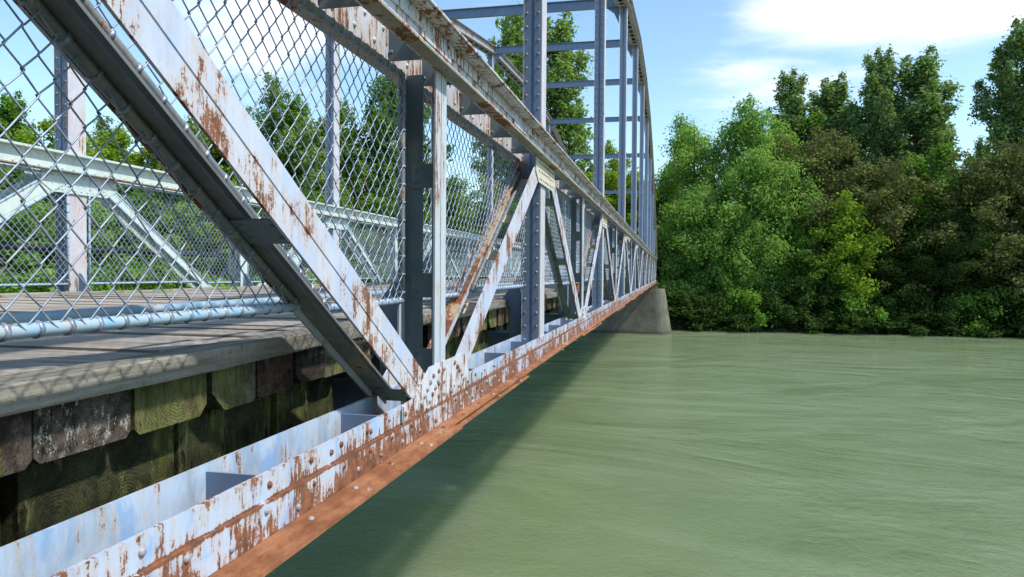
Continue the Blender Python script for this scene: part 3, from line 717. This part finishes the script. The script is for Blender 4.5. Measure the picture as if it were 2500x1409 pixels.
m = Mat('milky green river water')
cur = m.noise(0.10, 5, 0.6, (1.0, 2.0, 1), dist=1.2)
c = m.mix(m.step(cur, 0.35, 0.65), (0.160, 0.212, 0.102), (0.200, 0.255, 0.134))
w1 = m.noise(0.55, 4, 0.55, (1, 1.15, 1), dist=0.7); w2 = m.noise(3.2, 5, 0.7, (1, 1.0, 1), (4, 4, 0), 0.6); w3 = m.noise(6.5, 4, 0.7, dist=0.5)
act = m.step(m.noise(0.07, 4, 0.6, (1, 1.6, 1), (8, 3, 0), 1.5), 0.38, 0.66, 0.35, 1.4)
h = m.math('MULTIPLY', m.math('ADD', m.math('ADD', m.math('MULTIPLY', w1, 0.5), m.math('MULTIPLY', w2, 0.40)), m.math('MULTIPLY', w3, m.step(m.noise(0.11, 3, 0.5, loc=(2, 6, 0), dist=0.8), 0.40, 0.62, 0.22, 0.75))), act)
m.bsdf(c, 0.07, h, 0.95, 0.30, **{'IOR': 1.33, 'Subsurface Weight': 1.0, 'Subsurface Radius': (1.6, 2.0, 1.3), 'Subsurface Scale': 3.6})
g = MB(); g.add([(-3000, -3000, WATER), (3000, -3000, WATER), (3000, 3000, WATER), (-3000, 3000, WATER)], [(0, 1, 2, 3)])
tag(g.build('river_water', m.m), kind='structure')

# ------------------------------------------------------------------ trees
def leaf_mat(name, c1, c2, trans=0.42):
    m = Mat(name)
    a = m.noise(1.1, 5, 0.65); b = m.noise(9, 3, 0.7)
    inf = m.n('ShaderNodeObjectInfo')
    f = m.math('ADD', m.math('MULTIPLY', m.step(a, 0.35, 0.65), 0.6), m.math('MULTIPLY', m.step(b, 0.3, 0.7), 0.4))
    c = m.mix(f, c1, c2)
    d = m.n('ShaderNodeBsdfDiffuse'); m.l(c, d.inputs[0])
    t = m.n('ShaderNodeBsdfTranslucent'); m.l(m.mix(1.0, c, (1.15, 1.3, 0.55), 'MULTIPLY'), t.inputs[0])
    s1 = m.n('ShaderNodeMixShader'); s1.inputs[0].default_value = trans; m.l(d.outputs[0], s1.inputs[1]); m.l(t.outputs[0], s1.inputs[2])
    m.l(s1.outputs[0], m.out.inputs[0]); return m.m
L_WILLOW = leaf_mat('pale willow leaves', (0.165, 0.285, 0.060), (0.28, 0.43, 0.105))
L_GREEN = leaf_mat('mid green leaves', (0.105, 0.210, 0.032), (0.20, 0.335, 0.060))
L_POPLAR = leaf_mat('poplar leaves', (0.145, 0.215, 0.080), (0.25, 0.34, 0.135))
L_BRIGHT = leaf_mat('pale poplar leaves', (0.17, 0.26, 0.075), (0.28, 0.38, 0.13), 0.4)  # paler green than the main poplar leaves
L_BROWN = leaf_mat('brownish budding leaves', (0.135, 0.130, 0.050), (0.180, 0.225, 0.068), 0.25)
L_YELLOW = leaf_mat('bright yellow green leaves', (0.19, 0.29, 0.035), (0.30, 0.40, 0.055), 0.45)
L_DARK = leaf_mat('dark undergrowth leaves', (0.035, 0.070, 0.018), (0.065, 0.115, 0.028), 0.25)
m = Mat('grey brown bark'); a = m.noise(6, 6, 0.7, (1, 1, 0.3)); m.bsdf(m.mix(m.step(a, 0.3, 0.7), (0.05, 0.042, 0.03), (0.12, 0.105, 0.08)), 0.95, a, 0.6, 0.05); BARK = m.m

def leaves(cl, rng, lsize, per, droop=0.0, flat=0.6):
    """cl: array of clumps (x,y,z,rx,ry,rz); returns one mesh of many leaf faces spread through the clumps"""
    V = []
    for (x, y, z, rx, ry, rz) in cl:
        n = int(per * (rx * ry * rz) ** (2 / 3) / 1.0) + 12
        d = rng.normal(size=(n, 3)); d /= np.linalg.norm(d, axis=1)[:, None]
        rad = rng.random(n) ** 0.42; rad *= 1 + 0.28 * rng.normal(size=n) * (rad > 0.7)
        c = d * rad[:, None] * np.array([rx, ry, rz]) + np.array([x, y, z])
        c[:, 2] -= droop * rng.random(n) * rad
        nn = d * flat + rng.normal(size=(n, 3)) * 0.55 + np.array([0, 0, 0.35]); nn /= np.linalg.norm(nn, axis=1)[:, None]
        t = np.cross(nn, rng.normal(size=(n, 3))); t /= np.linalg.norm(t, axis=1)[:, None]; u = np.cross(nn, t)
        s = lsize * (0.6 + 0.8 * rng.random(n))[:, None]
        q = np.stack([c - t * s, c + u * s * 0.55, c + t * s, c - u * s * 0.55], 1)
        V.append(q)
    V = np.concatenate(V).reshape(-1, 3); return V
def quads_obj(name, V, mat, parent):
    me = bpy.data.meshes.new(name); n = len(V); me.vertices.add(n); me.vertices.foreach_set('co', V.astype(np.float32).ravel())
    me.loops.add(n); me.loops.foreach_set('vertex_index', np.arange(n, dtype=np.int32))
    me.polygons.add(n // 4); me.polygons.foreach_set('loop_start', np.arange(0, n, 4, dtype=np.int32))
    me.update(calc_edges=True); me.materials.append(mat)
    o = bpy.data.objects.new(name, me); COL.objects.link(o); o.parent = parent; return o
def make_tree(kind, name, seed, H, Rr, mat, per=170, lsize=0.16):
    rng = np.random.default_rng(seed); cl = []; limbs = MB()
    root = empty(name)
    base = {'poplar': 0.10, 'round': 0.12, 'willow': 0.04, 'bush': 0.0, 'twiggy': 0.10, 'slim': 0.08}[kind]
    lean = rng.normal(size=2) * 0.02 * H
    trunk = [(lean[0] * f * f, lean[1] * f * f, H * 0.93 * f) for f in (0, .15, .3, .45, .6, .75, .9, 1)]
    tr = 0.016 * H + 0.05
    limbs.tube(trunk, tr, 7, r1=0.03)
    def prof(f):
        if kind == 'poplar': return max(0.16, (1 - f) ** 0.45) * (0.5 + 0.5 * min(1, f * 3.2))
        if kind == 'slim': return (1 - f) ** 0.55 * (0.55 + 0.45 * min(1, f * 4))
        if kind == 'willow': return math.sqrt(max(0.0, 1 - (max(0, f - 0.35) / 0.65) ** 2)) * (0.86 + 0.14 * min(1, f * 3))
        if kind == 'bush': return math.sqrt(max(0.02, 1 - f ** 2))
        return math.sqrt(max(0.0, 1 - ((f - 0.42) / 0.6) ** 2))
    nl = {'poplar': 44, 'round': 22, 'willow': 22, 'bush': 10, 'twiggy': 30, 'slim': 26}[kind]
    # several leaders and boughs, each carrying a string of clumps
    for i in range(nl):
        f = (i + rng.random()) / nl; f = f ** 0.85; a = i * 2.4 + rng.normal() * 0.5
        fh = base + (1 - base) * f * 0.97; rad = Rr * prof(f) * rng.uniform(0.62, 1.08)
        up = {'poplar': 0.13, 'slim': 0.16, 'willow': 0.05, 'round': 0.10, 'bush': 0.05, 'twiggy': 0.12}[kind] * H * rng.uniform(0.5, 1.2) * (1 - 0.4 * f)
        tz = max(0.02 * H, fh * H - up); t0 = Vector((lean[0] * (tz / H) ** 2, lean[1] * (tz / H) ** 2, tz))
        end = Vector((t0.x + math.cos(a) * rad, t0.y + math.sin(a) * rad, min(fh * H, H)))
        mid = t0.lerp(end, 0.5) + Vector((0, 0, -0.12 * rad if kind != 'willow' else 0.12 * rad))
        limbs.tube([t0, mid, end], tr * 0.42 * (1 - 0.6 * f), 5, r1=0.015)
        k = max(2, int(rad / (0.9 if kind != 'willow' else 1.1)) + 1)
        for j in range(k):
            g = (j + 0.75) / k; p = (t0.lerp(mid, g * 2) if g < 0.5 else mid.lerp(end, g * 2 - 1))
            if kind in ('poplar', 'slim'): r = rng.uniform(0.7, 1.15) * (1.15 - 0.30 * g); sh = (r * 0.9, r * 0.9, r * 1.2)
            elif kind == 'willow': r = rng.uniform(0.95, 1.55); sh = (r, r, r * 0.85)
            elif kind == 'twiggy': r = rng.uniform(0.7, 1.3); sh = (r, r, r * 0.7)
            elif kind == 'bush': r = rng.uniform(0.5, 0.95); sh = (r, r, r * 0.9)
            else: r = rng.uniform(0.75, 1.35); sh = (r, r, r * 0.72)
            p = p + Vector(rng.normal(size=3) * 0.28)
            cl.append((p.x, p.y, max(p.z, 0.25), *sh))
            if rng.random() < 0.55 and kind != 'bush':
                q = p + Vector((math.cos(a + 1.3) * 0.8, math.sin(a + 1.3) * 0.8, 0.5 + rng.random() * 0.5)) * rng.choice([-1, 1])
                s = 0.62; cl.append((q.x, q.y, max(q.z, 0.3), sh[0] * s, sh[1] * s, sh[2] * s)); limbs.tube([p, q], 0.03, 4, r1=0.01)
        if kind in ('poplar', 'slim') :                         # pointed shoots that break the outline
            q = end + Vector((rng.normal() * 0.15, rng.normal() * 0.15, rng.uniform(0.6, 1.3)))
            cl.append((q.x, q.y, q.z, 0.42, 0.42, 0.7))
    if kind not in ('bush', 'willow'): cl.append((lean[0], lean[1], H * 0.97, 0.7, 0.7, 1.0 if kind in ('poplar', 'slim') else 0.7))
    V = leaves(cl, rng, lsize, per * (0.5 if kind == 'twiggy' else 1.0), droop=0.5 if kind == 'willow' else 0.15, flat=1.3 if kind == 'willow' else 0.8)
    quads_obj('crown', V, mat, root)
    if kind == 'twiggy':
        for c_ in cl:                                            # bare twigs show through thin foliage
            for _ in range(5):
                d = Vector(rng.normal(size=3)); d.z = abs(d.z) * 0.8; d.normalize(); p = Vector(c_[:3])
                limbs.tube([p - d * 0.2, p + d * rng.uniform(0.7, 1.4) * c_[3]], 0.022, 3, r1=0.006, cap=False)
    limbs.build('trunk', BARK, root)
    return root

# direction helper: the point on the vertical plane y=const that stands in the direction of photo column u
def col_x(u, y):
    a = math.atan2(u - 1250, 1765.28) - YAW; return y * math.tan(a)
def top_h(u, v, x, y):                                    # height above the camera level for photo row v at (x,y)
    yf = -x * math.sin(YAW) + y * math.cos(YAW)
    return -(v - 664 - (u - 1250) * 0.0076) / 1765.28 * yf
PROTO = {}
def proto(key):
    kinds = {'willow': ('willow', 'willow_tree', 11, 15, 5.6, L_WILLOW, 230, 0.125), 'willow2': ('willow', 'willow_tree', 12, 12, 4.6, L_WILLOW, 230, 0.125),
             'poplar': ('poplar', 'poplar_tree', 21, 27, 4.8, L_POPLAR, 230, 0.17), 'poplar2': ('poplar', 'poplar_tree', 22, 25, 4.0, L_POPLAR, 230, 0.17),
             'slim': ('slim', 'poplar_tree', 31, 22, 2.7, L_POPLAR, 180, 0.16), 'round': ('round', 'broadleaf_tree', 41, 15, 5.0, L_GREEN, 210, 0.17),
             'round2': ('round', 'broadleaf_tree', 42, 17, 5.4, L_GREEN, 210, 0.17), 'brown': ('twiggy', 'alder_tree', 51, 16, 5.2, L_BROWN, 300, 0.13),
             'brown2': ('twiggy', 'alder_tree', 52, 15, 5.6, L_BROWN, 300, 0.13), 'young': ('round', 'maple_tree', 61, 11, 3.3, L_YELLOW, 120, 0.16),
             'bush': ('bush', 'riverside_bush', 71, 3.6, 3.0, L_DARK, 260, 0.15), 'bush2': ('bush', 'riverside_bush', 72, 3.0, 3.4, L_GREEN, 260, 0.14)}
    return make_tree(*kinds[key]), kinds[key]
def plant(key, u, y, v_top, label, cat, group=None, mat=None, wide=1.0, x=None, rot=None, H=None):
    if key not in PROTO: PROTO[key] = [*proto(key), False]
    root, kk, used = PROTO[key]
    if used:
        r = root.copy(); COL.objects.link(r)
        for ch in root.children: c = ch.copy(); COL.objects.link(c); c.parent = r
    else: r = root; PROTO[key][2] = True
    x = col_x(u, y) if x is None else x
    gz = hgt(x, y) - 0.1
    h = H if H else top_h(u, v_top, x, y) - gz
    s = h / kk[3]; ws = (0.5 + 0.5 * s) * wide if s > 1 else (0.35 + 0.65 * s) * wide
    r.location = (x, y, gz); r.rotation_euler = (0, 0, rot if rot is not None else random.uniform(0, 6.28)); r.scale = (ws, ws, s)
    tag(r, label, cat, group)
    if mat:
        for c in r.children:
            if c.name.startswith('crown'):
                c.material_slots[0].link = 'OBJECT'; c.material_slots[0].material = mat
    return r
random.seed(11)
F = 'trees along the far river bank'
# right of the bridge, back to front
plant('poplar', 1925, 92, 190, 'poplar with a ragged top, leftmost of the tall trees right of the bridge', 'tree', F, None, 1.15)
plant('poplar2', 2020, 92, 192, 'poplar just left of the twin topped tall poplars', 'tree', F, None, 1.35)
plant('poplar', 2135, 88, 128, 'tall dark poplar, left one of the twin tops right of centre', 'tree', F, None, 1.05)
plant('poplar2', 2215, 88, 136, 'tall light poplar, right one of the twin tops', 'tree', F, None, 1.5)
plant('slim', 2290, 92, 275, 'thin wispy tree leaning out right of the twin poplars', 'tree', F, None, 1.0)
plant('poplar', 2455, 82, 72, 'tallest dark tree at the right edge, top against the sky', 'tree', F, None, 1.15)
plant('slim', 2390, 90, 350, 'small pointed tree in the gap left of the tallest right edge tree', 'tree', F, None, 1.1)
plant('willow', 1690, 84, 288, 'round topped pale willow immediately right of the bridge arches', 'tree', F, None, 1.0)
plant('willow', 1830, 82, 250, 'highest pale willow, with a feathery domed top', 'tree', F, None, 1.0)
plant('round', 1640, 90, 395, 'mid green tree peeping out behind the end of the bridge', 'tree', F, L_YELLOW, 0.9)
plant('willow2', 1850, 77, 372, 'rounded pale willow in front of the highest willow', 'tree', F, None, 1.05)
plant('willow2', 1700, 77.5, 470, 'low tufted pale willow beside the concrete pier', 'tree', F, None, 1.05)
plant('willow2', 1800, 76, 520, 'lowest bushy pale willow overhanging the water', 'tree', F, None, 0.85)
plant('brown', 1990, 80, 305, 'brown twiggy alder with a domed crown under the poplars', 'tree', F, None, 1.15)
plant('brown2', 2150, 79, 385, 'brown twiggy alder behind the bright yellow green young tree', 'tree', F, None, 1.15)
plant('round2', 2270, 80, 362, 'fresh green broadleaf tree below the twin poplars', 'tree', F, None, 0.95)
plant('brown', 2330, 77, 500, 'low green alder between the fresh green tree and the right edge', 'tree', F, L_DARK, 1.1)
plant('brown2', 2450, 77, 345, 'brown alder under the tallest tree at the right edge', 'tree', F, None, 1.25)
plant('brown', 1950, 76.5, 560, 'dusky low alder between the willows and the yellow green tree', 'tree', F, L_GREEN, 1.0)
plant('young', 2070, 75.6, 488, 'bright yellow green young maple standing in front of the dark trees', 'tree', F, None, 0.95)
plant('round', 2230, 76.5, 560, 'dark green low tree right of the yellow green maple', 'tree', F, L_DARK, 1.0)
plant('brown', 2560, 78, 420, 'brown alder cut by the right edge of the view', 'tree', F, None, 1.2)
plant('round2', 2650, 82, 300, 'broadleaf tree beyond the right edge', 'tree', F, None, 1.2)
plant('round2', 1950, 90, 290, 'green tree filling the gap under the leftmost tall poplar', 'tree', F, None, 1.1)
plant('round', 2075, 91, 255, 'green tree between the second and third tall poplars', 'tree', F, L_POPLAR, 1.0)
plant('round2', 2370, 86, 395, 'fresh green tree low in the gap beside the right edge trees', 'tree', F, None, 0.9)
# behind and left of the bridge
plant('round', 480, 74, 290, 'bright green tree between the two diagonals of the near truss', 'tree', F, L_BRIGHT, 1.2)
plant('round2', 190, 62, 318, 'bright low tree directly behind the nearest far post', 'tree', F, L_YELLOW, 1.1)
plant('round', 780, 78, 290, 'green tree just left of the second far post', 'tree', F, L_BRIGHT, 1.1)
plant('poplar', 1235, 84, 30, 'tall bright poplar behind the arch, left one of the pair', 'tree', F, L_BRIGHT, 1.0)
plant('poplar2', 1340, 86, 45, 'tall bright poplar with layered boughs between the near posts', 'tree', F, L_BRIGHT, 1.35)
plant('round2', 1500, 86, 362, 'bright tree seen between the far posts', 'tree', F, L_YELLOW, 0.85)
plant('round', 1425, 84, 420, 'green tree at the foot of the tall bright poplars', 'tree', F, None, 0.9)
plant('round', 1560, 83, 440, 'low green tree behind the last posts', 'tree', F, None, 0.9)
plant('poplar2', 925, 80, 185, 'dark dense tree behind the fence left of the near sub vertical', 'tree', F, L_GREEN, 1.3)
plant('round2', 1020, 84, 260, 'dark green tree between the paired vertical members', 'tree', F, None, 0.9)
plant('poplar2', 840, 80, 245, 'green tree behind the second far post', 'tree', F, L_GREEN, 1.1)
plant('slim', 665, 80, 200, 'slender open crowned tree with sky showing through', 'tree', F, L_POPLAR, 1.2)
plant('poplar2', 735, 80, 240, 'bushy green tree right of the slender open tree', 'tree', F, L_GREEN, 1.15)
plant('round', 560, 76, 265, 'green tree above the crossing diagonals', 'tree', F, None, 1.1)
plant('round2', 420, 72, 310, 'bright green tree behind the long falling diagonal', 'tree', F, L_YELLOW, 1.1)
plant('round', 300, 68, 312, 'yellow green tree right of the nearest far post', 'tree', F, L_YELLOW, 1.1)
plant('slim', 255, 72, 300, 'thin tree poking up beside the nearest far post', 'tree', F, L_POPLAR, 1.2)
plant('round2', 110, 60, 300, 'bright tree left of the nearest far post', 'tree', F, L_YELLOW, 1.0)
plant('poplar2', 30, 62, 232, 'tall green tree at the left edge', 'tree', F, L_GREEN, 1.2)
plant('round', -120, 50, 260, 'tree beyond the left edge of the view', 'tree', F, None, 1.2)
# unseen trees added behind the viewpoint to cut skylight on the bridge
NB_ = 'unseen trees added behind the viewpoint'
for i, (x, y, h, k, mt) in enumerate([(-16, -9, 15, 'round', L_GREEN), (-9, -14, 17, 'round2', L_GREEN), (-2, -13, 16, 'willow', L_WILLOW), (5, -12, 15, 'round', L_GREEN), (12, -13, 17, 'round2', L_GREEN), (20, -11, 15, 'brown', L_BROWN), (-24, -4, 16, 'brown2', L_GREEN), (-6, -22, 24, 'poplar', L_POPLAR), (8, -22, 24, 'poplar2', L_POPLAR), (-18, -20, 24, 'poplar2', L_POPLAR)]):
    plant(k, 0, y, 0, ['first', 'second', 'third', 'fourth', 'fifth', 'sixth', 'seventh', 'eighth', 'ninth', 'tenth'][i] + ' unseen tree added on the near bank to hold back skylight', 'tree', NB_, mt, 1.1, x=x, H=h)
# lower growth seen through the fence on the left
for i, (u, y, v, k, mt) in enumerate([(60, 52, 470, 'round', L_WILLOW), (190, 55, 480, 'willow2', L_WILLOW), (330, 59, 470, 'round', L_GREEN), (450, 63, 500, 'willow2', L_WILLOW),
        (560, 66, 480, 'brown', L_YELLOW), (680, 70, 500, 'round', L_GREEN), (800, 72, 470, 'willow2', L_GREEN), (900, 74, 480, 'round', L_GREEN), (1000, 75, 470, 'brown', L_GREEN), (1110, 76, 430, 'round', L_GREEN), (1220, 77, 480, 'willow2', L_GREEN), (1340, 78, 500, 'round', L_GREEN)]):
    nm = ['leftmost', 'second', 'third', 'fourth', 'fifth', 'sixth', 'seventh', 'eighth', 'ninth', 'tenth', 'eleventh', 'last'][i]
    plant(k, u, y, v, nm + ' from the left of the low trees seen through the chain link', 'tree', 'low trees behind the fence', mt, 1.15)
# bushes hanging over the waterline
us = [1650, 1730, 1810, 1890, 1965, 2040, 2110, 2180, 2255, 2330, 2400, 2470, 2540]
words = ['beside the pier foot', 'second right of the pier', 'third right of the pier', 'fourth right of the pier', 'left of the yellow green maple', 'below the yellow green maple', 'right of the yellow green maple', 'below the fresh green tree', 'overhanging the river right of centre', 'fourth from the right edge', 'third from the right edge', 'second from the right edge', 'at the right edge']
for i, u in enumerate(us):
    x = col_x(u, 73.6); yb = bank_y(x) + random.uniform(0.6, 1.5); x = col_x(u, yb)
    plant('bush' if i % 3 else 'bush2', u, yb, 0, 'dark bush on the waterline ' + words[i], 'bush', 'bushes along the waterline', L_DARK if i % 4 != 2 else L_GREEN, 1.0, H=random.uniform(2.6, 4.6))
lows = ['first', 'second', 'third', 'fourth', 'fifth', 'sixth', 'seventh', 'eighth', 'ninth', 'tenth', 'eleventh', 'twelfth']
for i, u in enumerate([1685, 1765, 1850, 1930, 2000, 2075, 2145, 2220, 2290, 2365, 2435, 2505]):
    x = col_x(u, 73.3); yb = bank_y(x) + random.uniform(0.2, 0.7); x = col_x(u, yb)
    plant('bush2' if i % 2 else 'bush', u, yb, 0, lows[i] + ' low bush right of the pier, trailing its leaves in the river', 'bush', 'low bushes trailing in the water', L_DARK, 1.45, H=random.uniform(1.5, 2.4))
us = [-80, 60, 200, 340, 480, 620, 760, 900, 1040, 1180, 1320, 1440]
for i, u in enumerate(us):
    y = 60
    for _ in range(30):
        x = col_x(u, y); y += (bank_y(x) + 1.2 - y) * 0.5
    plant('bush2' if i % 2 else 'bush', u, y, 0, 'waterside bush glimpsed through the bridge fence, number %s from the left' % ['one', 'two', 'three', 'four', 'five', 'six', 'seven', 'eight', 'nine', 'ten', 'eleven', 'twelve'][i], 'bush', 'bushes behind the bridge', L_GREEN if i % 2 else L_WILLOW, 1.3, H=random.uniform(4.0, 5.5))
# the wood behind, too deep to tell trees apart
rng_ = np.random.default_rng(5); cl = []
for x in np.arange(-95, 75, 2.1):
    for row in range(2):
        y = bank_y(x) + 17 + row * 5 + rng_.normal() * 1.5; z0 = hgt(x, y)
        for k in range(5): cl.append((x + rng_.normal() * 0.9, y + rng_.normal(), z0 + 0.8 + k * 2.2 + rng_.normal() * 0.4, 1.9, 1.6, 1.5))
wood = quads_obj('woodland', leaves(cl, rng_, 0.30, 55), L_DARK, None); tag(wood, kind='stuff')
wood['label'] = 'dim wood filling the space behind the bank trees'; wood['category'] = 'woodland'

# grass tufts in the joints of the deck's far edge
rng_ = np.random.default_rng(9); Q = []
for (y, n) in ((9.6, 90), (8.2, 25), (10.9, 60), (12.6, 80), (16, 60), (20, 60), (7.6, 20)):
    for _ in range(n):
        x0 = -6.42 + rng_.normal() * 0.05; y0 = y + rng_.normal() * 0.12; a = rng_.random() * 6.28; h = 0.03 + rng_.random() * 0.07; w = 0.004
        t = np.array([math.cos(a) * w, math.sin(a) * w, 0]); b0 = np.array([x0, y0, -0.292]); tp = b0 + np.array([rng_.normal() * 0.03, rng_.normal() * 0.03, h])
        Q += [b0 - t, b0 + t, tp + t * 0.2, tp - t * 0.2]
gr = quads_obj('grass', np.array(Q), L_YELLOW, None); tag(gr, 'sprigs of grass growing along the far edge of the timber deck', 'grass', kind='stuff')
